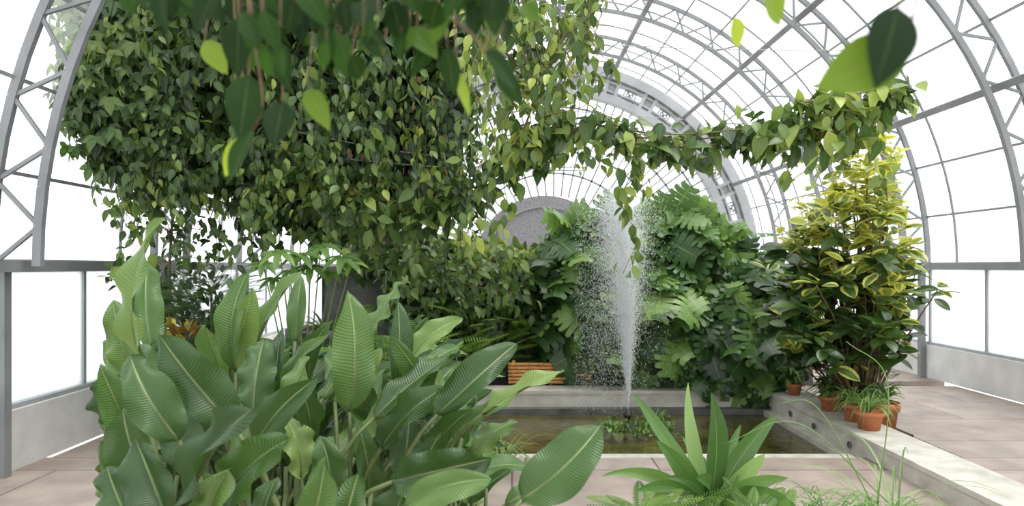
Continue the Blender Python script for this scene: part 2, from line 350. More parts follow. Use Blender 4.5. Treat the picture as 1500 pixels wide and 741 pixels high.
for k in range(15):
    a=math.pi*k/15
    for da in(-.03,.03): mb.beam(arc(4.6,a+da,YE-.05),arc(5.3,a+da,YE-.05),.09,.14,0,up=Y1)
    mb.beam(arc(4.6,a,YE),arc(5.3,a,YE),.3,.06,0,up=Y1)
    a0=a+.06;a1=a+math.pi/15-.06; am=(a0+a1)/2
    mb.beam(arc(4.7,a0,YE),arc(5.15,a1,YE),.035,.05,0,up=Y1); mb.beam(arc(5.15,a0,YE),arc(4.7,a1,YE),.035,.05,0,up=Y1)
    cc=arc(4.93,am,YE)
    for rr in(.16,.09):
        P=[cc+rr*np.array([math.cos(t),0,math.sin(t)]) for t in np.linspace(0,2*math.pi,17)]
        mb.tube(P,.018,.018,4,0)
mb.obj('ornamental_arch_band',[M_steel2],False)
mb=MB(); v=[];n=40
for yy in(YE-.15,YE+.05):
    v.append((XC-.25,yy,ZC)); 
    for k in range(n+1): v.append((XC-.25+1.85*math.cos(math.pi*k/n),yy,ZC+1.85*math.sin(math.pi*k/n)))
f=[(0,k+1,k+2) for k in range(n)]+[(n+2+0,n+2+k+2,n+2+k+1) for k in range(n)]+[(k+1,k+n+3,k+n+4,k+2) for k in range(n)]
mb.add(v,f,0); mb.box((XC-2.1,YE-.15,.03),(XC+1.6,YE+.05,ZC),0)
P=[(XC-.25+1.55*math.cos(t),YE-.17,ZC+1.55*math.sin(t)) for t in np.linspace(0,math.pi,30)]; mb.tube(P,.035,.035,5,0)
mb.obj('granite_arch_doorway',[M_gran],False)
mb=MB(); c0=W(838,40,12.0)
for dx in(-.22,.22):
    for dy in(-.22,.22): mb.beam((c0[0]+dx,12+dy,5.6),(c0[0]+dx,12+dy,6.6),.03,.03)
for i in range(5):
    z=5.6+i*.21
    for (a,b) in(((-.22,-.22),(.22,-.22)),((.22,-.22),(.22,.22)),((.22,.22),(-.22,.22)),((-.22,.22),(-.22,-.22))):
        mb.beam((c0[0]+a[0],12+a[1],z),(c0[0]+b[0],12+b[1],z),.02,.03)
        mb.beam((c0[0]+a[0],12+a[1],z),(c0[0]+b[0],12+b[1],z+.21),.015,.015)
mb.obj('lattice_maintenance_ladder',[M_steel],False)
mb=MB()
for a,b in((W(380,110,6.6),W(1000,175,10)),(W(420,190,6.6),W(720,235,7.5)),(W(700,55,9),W(1302,75,9.2)),(W(430,225,7),W(860,250,7))): mb.tube(spline([a,(a+b)/2-Z*.05,b],16),.006,.006,4)
mb.obj('trellis_wires',[M_steel2])
PX0,PX1,PY0,PY1=-2.2,3.15,6.07,8.4
mb=MB(); mb.box((XC-R-.1,-2,-.15),(XC+R+.1,PY0,0),0); mb.obj('floor',[M_pave],False)
mb=MB(); mb.box((-3.5,PY0+.05,-.2),(PX0-.25,PY1,-.01),0); mb.box((XC-R+.1,PY1+.4,-.2),(XC+R-.1,9.65,-.01),0); mb.box((PX1+.46,6.8,-.2),(4.0,PY1,.02),0); mb.box((PX1+.46,PY0+.01,-.2),(4.0,6.79,.0),1); mb.box((4.01,PY0+.01,-.2),(XC+R-.1,9.7,.0),1); mb.box((XC-R+.1,PY0+.01,-.2),(-3.51,9.7,.0),1); mb.obj('planting_bed_soil',[M_soil,M_pave],False)
mb=MB(); mb.box((-40,-30,-.4),(40,60,-.36),0); mb.obj('ground_outside',[M_white],False)
mb=MB(); mb.box((XC-R,10.1,-.2),(XC+R,YE,.0),0); mb.obj('floor_rear',[M_pave],False)
mb=MB(); mb.box((PX0+.01,PY0+.11,-.14),(PX1-.11,PY1-.13,-.1),0); mb.obj('pond_water',[M_water],False)
mb=MB()
mb.box((PX0-.2,PY1,-.2),(PX1+.42,PY1+.35,.15),0); mb.box((PX0,PY1-.12,-.2),(PX1,PY1,-.03),1)
mb.box((PX1,3.4,-.2),(PX1+.42,PY1,.15),0); mb.box((PX1-.1,PY0,-.2),(PX1,PY1-.12,-.05),0)
mb.box((PX0,PY0-.02,-.2),(PX1-.1,PY0+.1,.005),0); mb.box((PX1-.012,3.4,.13),(PX1+.44,PY1,.17),0); mb.box((PX0,PY1-.012,.13),(PX1,PY1+.37,.17),0)
for yy in(6.35,7.1,7.7):
    P=[(PX1-.014,yy+.028*math.cos(t),.04+.028*math.sin(t)) for t in np.linspace(0,2*math.pi,13)]; mb.tube(P,.008,.008,4,1)
    mb.add([(PX1-.004,yy+.026*math.cos(t),.04+.026*math.sin(t)) for t in np.linspace(0,2*math.pi,12,endpoint=False)],[tuple(range(12))],1)
mb.obj('concrete_pond_wall',[M_conc,M_dconc],False)
mb=MB(); mb.box((-2.7,9.75,0),(4.3,10.0,1.62),0)
for x in np.arange(-2.7,4.3,1.0): mb.box((x-.012,9.735,0),(x+.012,9.76,1.62),1)
mb.box((-2.75,9.7,1.6),(4.35,10.05,1.7),0)
mb.obj('stone_retaining_wall',[M_dconc,M_black],False)
mb=MB()
for i in range(6):
    z=.2+.047*i; mb.tube([(x,8.83,z) for x in np.linspace(-.05,1.05,10)],.021,.021,8,0)
    for x in np.linspace(.0,1.0,6):
        q=x+U(-.03,.03); mb.tube([(q-.008,8.83,z),(q+.008,8.83,z)],.025,.025,8,0)
for x in(.02,.5,.98): mb.box((x-.02,8.86,-.01),(x+.02,8.9,.48),0)
mb.obj('bamboo_rail_screen',[M_bam])
# ================================================================= FOUNTAIN
fx,fy=1.30,7.65
mb=MB(); mb.lathe((fx,fy,-.1),[(.001,0),(.05,0),(.05,.03),(.02,.05),(.016,.08),(.05,.12),(.055,.15),(.02,.17),(.012,.2),(.001,.202)],20,0)
mb.obj('fountain_nozzle',[M_black])
octv=np.array([(1,0,0),(0,0,1),(-1,0,0),(0,0,-1),(0,1,0),(0,-1,0)],float); octf=[(0,1,4),(1,2,4),(2,3,4),(3,0,4),(1,0,5),(2,1,5),(3,2,5),(0,3,5)]
mb=MB(); z0=.1; g=9.8
N=70000
vz=np.sqrt(2*g*np.clip(2.5-abs(rng.normal(0,.22,N))-rng.random(N)**2.6*1.3,.3,3)); ang=rng.uniform(0,2*math.pi,N); vr=np.abs(rng.normal(0,.34,N))+.03
T0=2*vz/g; tt=rng.random(N)**.9*T0*np.where(rng.random(N)<.72,.52,1)
wind=-.18
px=fx+vr*np.cos(ang)*tt+wind*tt*tt*1.4; py=fy+vr*np.sin(ang)*tt*.7; pz=z0+vz*tt-.5*g*tt*tt
vel=np.stack([vr*np.cos(ang)+2*wind*1.4*tt,vr*np.sin(ang),vz-g*tt],1)
pos=np.stack([px,py,pz],1); ok=(pz>-.08)&(abs(px-fx)<.6); pos=pos[ok];vel=vel[ok]; n=len(pos)
s=rng.uniform(.0011,.0028,n)
T_d=(np.array([(1,0,0),(0,0,1),(-1,0,0),(0,0,-1),(0,4,0),(0,-4,0)],float),octf,np.zeros((6,3)))
mb.leaves(T_d,pos,vel,rng.normal(size=(n,3)),s,.5)
N=6000
pos=np.stack([fx-.1+rng.normal(0,.4,N),fy+rng.normal(0,.25,N),rng.uniform(.1,2.3,N)],1); pos=pos[abs(pos[:,0]-fx+.1)<.2+.3*(2.4-pos[:,2])]; n=len(pos)
mb.leaves((octv,octf,np.zeros((6,3))),pos,rng.normal(size=(n,3)),rng.normal(size=(n,3)),rng.uniform(.0012,.003,n),.5)
mb.obj('fountain_water_spray',[M_drop])
mb=MB()
for i in range(14): 
    c=np.array([fx+U(-.35,.4),fy-.35+U(-.25,.3),-.1]); mb.lump(c,(U(.05,.13),U(.05,.11),U(.04,.08)),1,12,8,.2)
for i in range(300):
    c=np.array([fx+U(-.35,.45),fy-.4+U(-.3,.35),-.05+U(0,.08)]); mb.leaves(T_leaf,c,nz(rng.normal(size=3)+[0,0,1.]),rng.normal(size=(1,3))+Z,U(.03,.07),U(.0,.9))
for i in range(30): a=U(0,6.28); strap(mb,(fx+.25,fy-.2,-.08),(math.cos(a)*.5,math.sin(a)*.5,1.2),U(.15,.35),.006,1.2,U(.4,1),0,7)
mb.obj('pond_rockery_plants',[M_fern,M_rock])
# ================================================================= VINES (left mass)
mb=MB()
for px,py,rx,ry,d,rd,n,tn in[
 (225,140,80,150,6.6,.6,680,(.2,.75)),(330,80,90,110,6.9,.6,480,(.15,.6)),(285,225,55,65,6.7,.4,220,(.25,.75)),(195,30,90,80,6.5,.4,380,(.2,.6)),(310,0,110,60,6.6,.5,320,(.2,.7)),(155,130,60,110,6.4,.4,340,(.2,.7)),
 (390,190,62,150,7.1,.5,480,(.1,.6)),(480,180,60,165,7.5,.5,560,(.1,.5)),(572,165,66,165,7.7,.6,600,(.05,.45)),(645,160,55,115,7.6,.5,340,(.1,.5)),
 (420,20,150,50,6.8,.6,350,(.2,.6)),(620,20,110,50,7.0,.6,360,(.2,.6)),(400,280,50,50,7.1,.4,190,(.15,.6)),
 (500,305,80,40,7.3,.4,260,(.25,.7)),(625,265,52,45,7.6,.4,200,(.05,.4))]:
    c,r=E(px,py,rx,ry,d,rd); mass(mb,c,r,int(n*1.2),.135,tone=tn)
for i in range(140):
    px=U(150,700); strand(mb,W(px,U(-20,250),U(5.9,6.9)),U(.5,1.2),.12,16,T_leaf,(.05,.8))
for px,y0,y1 in((395,170,350),(405,60,380),(225,180,290),(205,180,310),(150,180,300),(180,190,330),(240,200,330),(300,200,300),(320,210,290),(350,230,320),(470,250,350),(430,260,340),(610,160,290),(640,150,260),(560,200,330),(390,250,375)):
    strand(mb,W(px,y0,6.2),(y1-y0)*6.2/1000,.1,int((y1-y0)/6),T_leaf,(.4,.95),.03)
for i in range(60):
    p=W(U(420,680),U(60,300),U(6.6,7.0)); mb.leaves(T_leaf,p,rng.normal(size=3)*.4-Z,rng.normal(size=3)+[0,-1,0],U(.06,.1),U(0,1),2)
    if i%3==0: mb.tube(spline([p,p+[U(-.1,.1),0,-.3],p+[U(-.2,.2),0,-U(.5,.9)]],8),.004,.003,4,3)
mb.obj('climbing_vine_curtain',[M_vine,M_core,M_dry,M_vstem])
mb=MB()
d=6.3
for off,n in(((0,0),260),((6,18),200),((-8,-12),150)):
    ox,oy=off
    garland(mb,[W(430+ox,235+oy,d),W(480,275+oy,d),W(560,305+oy,d),W(640,300+oy,d),W(700,275+oy,d),W(760,225+oy,d),W(830,195+oy,d)],n,.075,.16,T_leaf,(.2,.85))
garland(mb,[W(560,235,7.4),W(700,245,7.4),W(860,245,7.6)],60,.03,.09,T_leaf,(.5,.9))
garland(mb,[W(480,330,6.6),W(560,350,6.6),W(640,385,6.8),W(700,385,6.8),W(760,365,6.8)],170,.09,.13,T_leaf,(.25,.75))
garland(mb,[W(540,370,6.9),W(620,395,6.9),W(700,420,6.9),W(760,430,6.9)],140,.09,.13,T_leaf,(.1,.6))
d=5.3
for oy,n,sz in((0,230,.155),(10,200,.175),(-8,150,.14)):
    garland(mb,[W(750,215+oy,d),W(800,188+oy,d),W(870,182+oy,d),W(930,200+oy,d),W(1000,205+oy,d),W(1080,198+oy,d),W(1140,190+oy,d),W(1200,165+oy,d),W(1260,155+oy,d),W(1320,135+oy,d)],n,.06,sz,T_leaf,(.15,.9))
garland(mb,[W(1110,195,5.2),W(1190,195,5.2),W(1280,185,5.2)],90,.07,.18,T_leaf,(.3,1),hang=.9)
garland(mb,[W(1180,150,5.2),W(1240,140,5.2),W(1330,125,5.2)],70,.06,.16,T_leaf,(.5,1),hang=.5)
for px,y0,y1,n in((922,190,400,44),(930,190,300,18),(1150,190,270,14),(905,190,260,12),(742,250,350,16),(690,300,380,14),(850,190,240,8),(1040,200,235,8),(1215,180,260,12),(1275,170,240,10)):
    strand(mb,W(px,y0,5.4),(y1-y0)*5.4/1000,.12,n,T_leaf,(.4,1),.03)
mb.obj('vine_garland',[M_vine,M_vstem])
mb=MB()
for i in range(50):
    px=U(685,870); y0=U(-60,60); ln=U(.4,1.25)*(1 if px<800 else .6); strand(mb,W(px,y0,U(4.8,5.8)),ln,.11,int(17*ln)+4,T_leaf,(.2,1),.06)
garland(mb,[W(640,-20,5.2),W(720,60,5.2),W(780,120,5.2),W(760,200,5.2),W(700,245,5.4)],130,.09,.12,T_leaf,(.4,1),.012)
garland(mb,[W(890,-30,5.2),W(830,50,5.2),W(790,120,5.2),W(830,190,5.3)],80,.06,.12,T_leaf,(.4,1),.012)
mb.obj('hanging_vine_strands',[M_vine,M_vstem])
mb=MB()
for px,py,rx,ry,d,n in((640,375,75,40,9.4,230),(700,400,80,52,9.2,360),(760,400,55,40,9.3,200),(620,435,55,65,9.3,260),(700,450,55,60,9.3,230),(780,430,45,55,9.4,200),(560,375,60,35,9.5,140),(805,390,45,35,9.5,140)):
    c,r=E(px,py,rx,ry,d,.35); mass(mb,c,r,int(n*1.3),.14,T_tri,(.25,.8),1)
mb.obj('wall_climbing_vine',[M_vine,M_core])
# ================================================================= MONSTERA
mb=MB()
for px,py,rx,ry,d,rd,n in((850,385,62,62,9.2,.45,85),(925,372,60,50,9.3,.45,80),(1000,370,65,62,9.2,.45,95),(1070,400,62,60,9.1,.45,95),(1115,440,40,65,9.0,.4,80),
  (880,460,70,65,9.0,.45,90),(970,460,80,75,8.9,.5,130),(1060,490,75,80,8.8,.5,130),(840,430,50,50,9.1,.4,60),(915,520,60,42,9.1,.4,60),(1000,540,75,45,8.95,.4,90),(1090,550,50,45,8.75,.35,70),(838,480,35,35,9.3,.3,35)):
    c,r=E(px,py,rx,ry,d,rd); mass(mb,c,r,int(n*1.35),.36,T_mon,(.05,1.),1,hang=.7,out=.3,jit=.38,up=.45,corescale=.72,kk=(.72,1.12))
for i in range(34):
    px=U(800,1150); top=np.interp(px,[780,850,930,985,1060,1150],[355,315,325,305,345,378]); p=W(px,top+U(0,20),9.1)
    mb.leaves(T_mon,p,np.array([[U(-.8,.8),-.4,U(.1,.8)]]),np.array([[0,-.9,.6]]),U(.28,.42),U(.5,1)); mb.tube([p-Z*.5,p-Z*.2,p],.012,.008,5,2)
mb.obj('monstera_thicket',[M_mon,M_core,M_stem])
# ================================================================= RUBBER PLANTS right
mb=MB()
def rosette(p,k,size,tone):
    a=rng.uniform(0,6.28,k); e=rng.uniform(-.6,.8,k); dr=np.stack([np.cos(a),np.sin(a),e],1)
    nr=np.stack([-np.cos(a)*.4,-np.sin(a)*.4-.3,np.ones(k)],1)+rng.normal(size=(k,3))*.25
    mb.leaves(T_big,np.repeat(p[None,:],k,0)+rng.normal(size=(k,3))*.03,dr,nr,size*rng.uniform(.7,1.15,k),np.clip(tone+rng.normal(size=k)*.12,0,1),0,1.2)
root=np.array([3.8,7.4,.02])
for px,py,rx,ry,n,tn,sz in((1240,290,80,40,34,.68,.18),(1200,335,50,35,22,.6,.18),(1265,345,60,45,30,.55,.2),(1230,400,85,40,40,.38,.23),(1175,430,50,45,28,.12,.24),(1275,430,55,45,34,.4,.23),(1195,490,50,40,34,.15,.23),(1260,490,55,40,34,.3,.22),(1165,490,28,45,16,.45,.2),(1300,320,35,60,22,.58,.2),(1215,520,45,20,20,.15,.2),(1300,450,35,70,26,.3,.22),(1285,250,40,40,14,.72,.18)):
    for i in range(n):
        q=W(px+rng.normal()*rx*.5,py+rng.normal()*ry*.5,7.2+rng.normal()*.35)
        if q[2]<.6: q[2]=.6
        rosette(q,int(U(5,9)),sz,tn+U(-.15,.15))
        if i%4==0:
            m=(root+q)/2+np.array([U(-.15,.15),0,U(-.1,.3)]); mb.tube(spline([root+np.array([U(-.1,.1),U(-.1,.1),0]),m,q],10),.014,.006,5,1)
mb.obj('rubber_plant',[M_fic,M_vstem])
mb=MB()
for a,b in((W(1230,235,7),W(1150,270,6.8)),(W(1260,260,7),W(1215,235,6.8)),(W(1300,300,6.8),W(1295,250,6.6))):
    garland(mb,[a,(a+b)/2+Z*.05,b],24,.05,.15,T_leaf,(.65,1),.008,.1,.8)
mb.obj('yellow_leaf_branches',[M_vine,M_vstem])
# ================================================================= POTS on right
def pot(name,x,y,z,r,h,plant):
    mb=MB(); mb.lathe((x,y,z),[(.001,0),(r*.7,0),(r*.92,h*.78),(r*1.04,h*.78),(r*1.06,h),(r*.94,h),(r*.9,h*.86),(.001,h*.86)],28,0)
    plant(mb,np.array([x,y,z+h*.86])); return mb.obj(name,[M_terra,M_dra,M_fic,M_red])
def pl_grass(mb,p):
    for i in range(46): a=U(0,6.28); strap(mb,p,(math.cos(a)*.6,math.sin(a)*.6,U(.6,1.4)),U(.25,.5),.008,U(1.5,3),U(.5,1),1,8)
def pl_leafy(mb,p):
    for i in range(34): a=U(0,6.28); strap(mb,p+[0,0,U(0,.12)],(math.cos(a)*.7,math.sin(a)*.7,U(.5,1.2)),U(.18,.35),.022,U(1,2),U(.2,.7),1,8)
def pl_tall(mb,p):
    for i in range(7):
        q=p+[U(-.15,.15),U(-.1,.1),U(.25,.5)]; mb.tube([p,(p+q)/2,q],.007,.004,5,1)
        for j in range(7): a=U(0,6.28); mb.leaves(T_big,q-[0,0,U(0,.2)],np.array([[math.cos(a),math.sin(a),.3]]),np.array([[0,-.2,1]]),U(.1,.17),U(.1,.6),2)
for x,y,z,r_,h,pl in((3.38,6.75,.172,.11,.17,pl_grass),(3.36,6.42,.172,.13,.17,pl_grass),(3.8,8.15,.022,.13,.26,pl_tall),(3.78,7.8,.022,.16,.34,pl_leafy),(3.37,8.15,.172,.09,.13,pl_leafy),(3.37,7.25,.172,.10,.15,pl_leafy),(3.78,6.95,.022,.15,.3,pl_leafy)):
    pot('terracotta_pot_plant',x,y,z,r_,h,pl)
mb=MB()
for i in range(46):
    p=np.array([U(3.7,3.98),U(7.0,8.3),.02]); mb.leaves(T_frond if i%2 else T_umb,p+[0,0,U(.05,.6)],np.array([[U(-1,.3),U(-1,.2),U(.2,1)]]),np.array([[0,-.3,1]]),U(.2,.35) if i%2 else U(.12,.2),U(.1,.7))
    mb.tube([p,p+[0,0,.15],p+[0,0,.3]],.006,.004,4,1)
mb.obj('border_understory_plants',[M_fern,M_stem])
# ================================================================= UNDERGROWTH centre/left
mb=MB()
def fronds(root,k,size,T,tone,spread=1.,upz=.9,mat=0):
    for i in range(k):
        a=U(0,6.28); h=U(.05,.5)
        d0=np.array([math.cos(a)*spread,math.sin(a)*spread,U(.3,1.2)*upz]); p=np.asarray(root)+[U(-.1,.1),U(-.1,.1),h]
        mb.leaves(T,p,d0[None,:],np.array([[-d0[0]*.3,-d0[1]*.3-.3,1]]),size*U(.7,1.2),U(*tone),mat); 
        mb.tube([np.asarray(root),(np.asarray(root)+p)/2,p],.006,.005,4,1)
for px,d,z,k,s in((690,8.95,.1,16,.7),(735,9.1,.3,14,.6),(775,9.3,.4,14,.55),(650,8.9,.2,14,.7),(600,8.9,.2,14,.7),(840,9.3,.2,10,.4),(560,8.9,.1,14,.7),(700,9.2,.55,14,.6),(760,9.2,.6,12,.5),(520,8.9,.4,14,.7)):
    fronds(((px-750)*d/F,d,z),k,s,T_frond,(.4,1))
mb.obj('parlour_palm_clump',[M_fern,M_stem])
mb=MB()
for px,d,z,k,s in((640,5.4,.0,60,.75),(690,5.7,.0,50,.6),(600,5.0,0,40,.8),(735,5.75,0,30,.45)):
    r0=np.array([(px-750)*d/F,d,z])
    for i in range(k): a=U(0,6.28); strap(mb,r0+[U(-.08,.08),U(-.08,.08),0],(math.cos(a)*.5,math.sin(a)*.5,U(.8,1.6)),s*U(.6,1.2),.008,U(1,2.6),U(.5,1),0,9)
mb.obj('ornamental_grass_clump',[M_dra,M_stem])
mb=MB()
for i in range(560):
    px=U(380,700); d=U(4.2,5.9); p=np.array([(px-750)*d/F,d,U(.0,1.1)]); a=U(0,6.28)
    mb.leaves(T_long if i%3 else T_big,p,np.array([[math.cos(a),math.sin(a),U(-.2,.9)]]),np.array([[0,-.4,1]]),U(.16,.34),U(.0,.8))
    if i%3==0: mb.tube([[p[0],p[1],0],p*[1,1,.5],p],.006,.004,4,1)
mb.obj('shade_foliage_bed',[M_mon,M_stem])
mb=MB(); r0=np.array([-3.45,6.9,0]); tr=spline([r0,r0+[.03,0,.8],r0+[-.02,0,1.5],r0+[.05,0,2.6]],14); mb.tube(tr,.022,.012,7,1)
for i in range(44):
    t=tr[rng.integers(6,len(tr))]; q=t+np.array([U(-.4,.5),U(-.3,.3),U(-.25,.35)]); mb.tube([t,(t+q)/2+Z*.05,q],.006,.003,4,1)
    n=16; mb.leaves(T_leaf,q+rng.normal(size=(n,3))*.09,rng.normal(size=(n,3))*.6-Z*.4,rng.normal(size=(n,3))*.4+Z-[0,.5,0],.1,rng.uniform(.0,.6,n))
mb.obj('slender_potted_tree',[M_vine,M_vstem])
mb=MB(); r0=np.array([-2.95,6.7,0])
for i in range(260):
    a=U(0,6.28); h=U(.4,1.55); p=r0+[math.cos(a)*.1,math.sin(a)*.1,h]; d0=np.array([[math.cos(a),math.sin(a),U(.1,.9)]])
    mb.leaves(T_fine,p,d0,np.array([[0,-.3,1]]),U(.28,.45),U(.0,.4),0,1.6)
mb.tube([r0,r0+Z*.7,r0+Z*1.5],.02,.01,6,1); mb.obj('asparagus_fern_shrub',[M_fern,M_stem])
mb=MB()
for px,py,s in((385,385,.17),(410,368,.2),(440,372,.2),(470,360,.2),(500,376,.2),(455,390,.2),(425,396,.18),(485,398,.16),(400,408,.16),(515,385,.15)):
    p=W(px,py,5.6+U(-.3,.3)); mb.leaves(T_umb,p,np.array([[1,U(-.3,.3),0.]]),np.array([[U(-.3,.3),-.35,1]]),s,U(.3,.8))
    b=np.array([-1.75,5.7,0]); mb.tube(spline([b,(b+p)/2+[0,0,.1],p],8),.01,.005,5,1)
mb.obj('umbrella_plant',[M_fern,M_stem])
mb=MB(); c=np.array([-2.85,5.9,.95])
mass(mb,c,np.array([.26,.26,.22]),260,.09,T_leaf,(.0,.9),2,hang=-.2,out=.8); mb.lathe((c[0],c[1],0),[(.001,0),(.2,0),(.26,.75),(.23,.76),(.2,.7),(.001,.7)],24,1)
mb.obj('croton_in_planter',[M_red,M_dconc,M_core])
mb=MB(); c=np.array([-1.75,6.4,0]); mb.lathe(c,[(.001,0),(.22,0),(.22,.95),(.36,1.05),(.36,1.12),(.3,1.12),(.28,1.05),(.001,1.05)],28,1)
for i in range(60): a=U(0,6.28); strap(mb,c+[0,0,1.05],(math.cos(a),math.sin(a),U(.4,1.6)),U(.2,.45),.015,U(1,2.5),U(.2,.8),0,8)
mb.obj('planter_urn',[M_dra,M_dconc])
# ================================================================= BIRD OF PARADISE
mb=MB()
def PD(tx,ty,bx,by,w,d,tone,face=(0,-1,.3),bend=.05,dd=0.):
    tip=W(tx,ty,d+dd); base=W(bx,by,d); rx=(bx-520)*.45+500
    root=np.array([(rx-750)*(d+.1)/F+U(-.1,.1),d+.15+U(-.1,.2),0.]); paddle(mb,base,tip,w*d/F*1.2,tone,face,bend,root)
L_=[(216,323,212,535,48,2.3,.75),(232,488,342,625,66,2.0,.1,(.2,-1,.5)),(190,520,262,645,62,1.9,.2,(.3,-1,.4)),(352,398,345,545,44,2.5,.55,(-.4,-1,.2)),(365,425,335,545,36,2.6,.8),
 (431,392,375,500,30,2.6,.7,(-.9,-1,.3)),(440,402,432,500,24,2.8,.5),(508,427,512,603,56,2.4,.55,(.1,-1,.15)),(584,409,541,492,32,2.9,.6,(-.8,-1,.3)),(590,445,584,570,34,2.6,.1,(.6,-1,.1)),
 (673,461,600,530,34,2.7,.8,(-.5,-1,.7)),(754,496,640,607,46,2.4,.15,(-.5,-.8,.8)),(661,518,548,612,44,2.3,.15,(-.4,-1,.7)),(820,534,708,606,30,2.6,1.,(-.3,-.5,1.2)),
 (880,622,765,732,74,2.0,.3,(-.4,-1,.3)),(716,668,575,706,68,1.9,.1,(0,-1,.8)),(412,645,318,760,60,1.75,.4,(-.4,-1,.5)),(352,600,268,740,80,1.7,.05,(-.2,-1,.5)),
 (385,493,370,605,50,2.2,.2,(.1,-1,.3)),(452,553,372,655,48,2.1,.15,(-.4,-1,.3)),(300,478,322,560,44,2.5,.5),(195,640,245,765,66,1.7,.05,(.3,-1,.3)),(632,570,560,655,42,2.3,.1,(-.5,-1,.3)),
 (778,672,650,722,40,2.1,.4,(-.2,-.5,1.2)),(718,700,590,745,48,1.8,.6,(0,-.6,1)),(448,520,410,610,38,2.5,.7,(-.3,-1,.2)),(388,600,345,690,38,2.2,.8,(-.2,-1,.3)),(540,640,590,560,38,2.6,.9,(.2,-.8,.6)),
 (540,520,545,620,36,2.7,.3),(600,600,585,700,40,2.4,.1,(.3,-1,.2)),(470,640,480,720,48,2.1,.25,(.3,-1,.2)),(300,545,330,640,48,2.3,.3),(240,600,290,700,56,2.1,.1,(.3,-1,.3)),
 (555,510,530,590,28,2.9,.85,(-.5,-1,.2)),(620,470,612,520,24,3.0,.5),(470,480,455,560,34,2.9,.4),(200,500,215,600,50,2.4,.45,(.3,-1,.2)),(420,610,440,700,44,2.3,.9,(.5,-.8,.5)),
 (700,560,640,640,34,2.8,.5,(-.5,-1,.5)),(755,610,690,670,32,2.6,.65,(-.4,-.8,.8)),(830,690,740,740,38,2.2,.4,(-.4,-.8,.8)),(475,680,440,780,56,1.8,.5,(.2,-1,.2)),(640,640,600,720,42,2.3,.15),
 (215,380,225,520,36,2.7,.4,(.5,-1,.1)),(180,600,215,700,54,2.0,.3,(.4,-1,.3)),(330,690,300,790,60,1.7,.7,(-.3,-1,.5)),(560,590,520,670,34,2.5,.7,(-.6,-1,.3)),(680,600,620,690,34,2.5,.2,(-.6,-.8,.6)),
 (150,540,200,650,46,2.2,.5,(.5,-1,.2)),(165,440,195,560,40,2.5,.6,(.5,-1,.2)),(150,680,200,790,60,1.8,.2,(.4,-1,.4)),(520,700,500,800,56,1.8,.3,(.1,-1,.4)),(400,700,390,800,52,1.8,.1,(-.2,-1,.4)),(600,690,560,790,56,1.9,.2,(-.3,-1,.4))]
for a in L_:
    PD(*a[:7],*( [a[7]] if len(a)>7 else [(0,-1,.3)]),bend=U(.0,.12),dd=U(-.2,.2))
for i in range(180):
    bx=U(170,690); by=U(560,770); d=U(2.5,3.6); ln=U(60,120); an=U(-.6,1.0)
    if by-ln*math.cos(an)<480: continue
    PD(bx+ln*math.sin(an),by-ln*math.cos(an),bx,by,U(22,42),d,U(0,.8),(U(-.9,.9),-1,U(.1,.9)),dd=U(-.3,.4),bend=U(0,.15))
for i in range(70):
    x=U(-1.4,-.15); y_=U(2.2,3.4); b=np.array([x,y_,0]); t=b+[U(-.15,.3),U(-.1,.1),U(.6,1.05)]; mb.tube(spline([b,(b+t)/2+[.02,0,0],t],8),.012,.008,6,1)
mb.obj('bird_of_paradise_plant',[M_str,M_stem])
# ================================================================= DRACAENA bottom right
mb=MB(); c=W(1040,745,3.2); r0=np.array([c[0],3.2,0]); mb.tube([r0,(r0+c)/2,c],.02,.018,7,1)
for tx,ty,w,tone,dy in((928,578,28,.45,.1),(1008,560,22,.8,.2),(1042,575,40,.15,-.1),(882,697,20,.6,-.2),(962,645,26,.4,-.1),(1140,607,30,.3,0),(1085,622,22,.35,.2),(1155,700,26,.6,-.2),(1120,665,24,.9,-.1),(975,700,22,.3,-.3),(1065,640,22,.3,.3),(1000,640,22,.4,.3),(930,720,22,.4,-.3),(1170,745,26,.5,-.3),(1020,700,26,.2,-.4),(1080,695,26,.3,-.4)):
    tip=W(tx,ty,3.2+dy); b=c+np.array([0,0,-.05+U(0,.1)]); rows=16; v=[];u=[];f=[]
    ax=tip-b; mid=(b+tip)/2+Z*.16*abs(ax[0])*1.6+[U(-.07,.07),0,0]; sd=nz(np.cross(ax,np.array([U(-.5,.5),-1,.4]))); w_=w*3.2/F/2; wp=U(0,6)
    for i in range(rows):
        t=i/(rows-1); q=b*(1-t)**2+mid*2*t*(1-t)+tip*t*t; ww=w_*(max(0,math.sin(math.pi*(.15+.85*t)**.85))**.8+.02)
        for a in(-1,-.5,0,.5,1): v.append(q+sd*a*ww+np.array([0,-.4,.3])*abs(a)*ww*(1+.5*math.sin(9*t+wp+a))); u.append((a,t,0))
    for i in range(rows-1):
        for j in range(4): q=i*5+j; f.append((q,q+1,q+6,q+5))
    mb.add(v,f,0,tone,np.array(u))
mb.obj('dracaena_plant',[M_dra,M_stem])
mb=MB()
for px,py,k in((940,755,14),(1030,770,14),(1100,760,14),(990,760,12),(1130,770,10)):
    p=W(px,py,2.9)
    for i in range(k): mb.leaves(T_fern,p,np.array([[U(-1,1),U(-.6,.5),U(.0,.6)]]),np.array([[0,-.5,1]]),U(.14,.26),U(.2,.8))
    mb.tube([p*[1,1,0],p*[1,1,.5],p],.01,.008,5,1)
mb.obj('fern_plant',[M_fern,M_stem])
mb=MB()
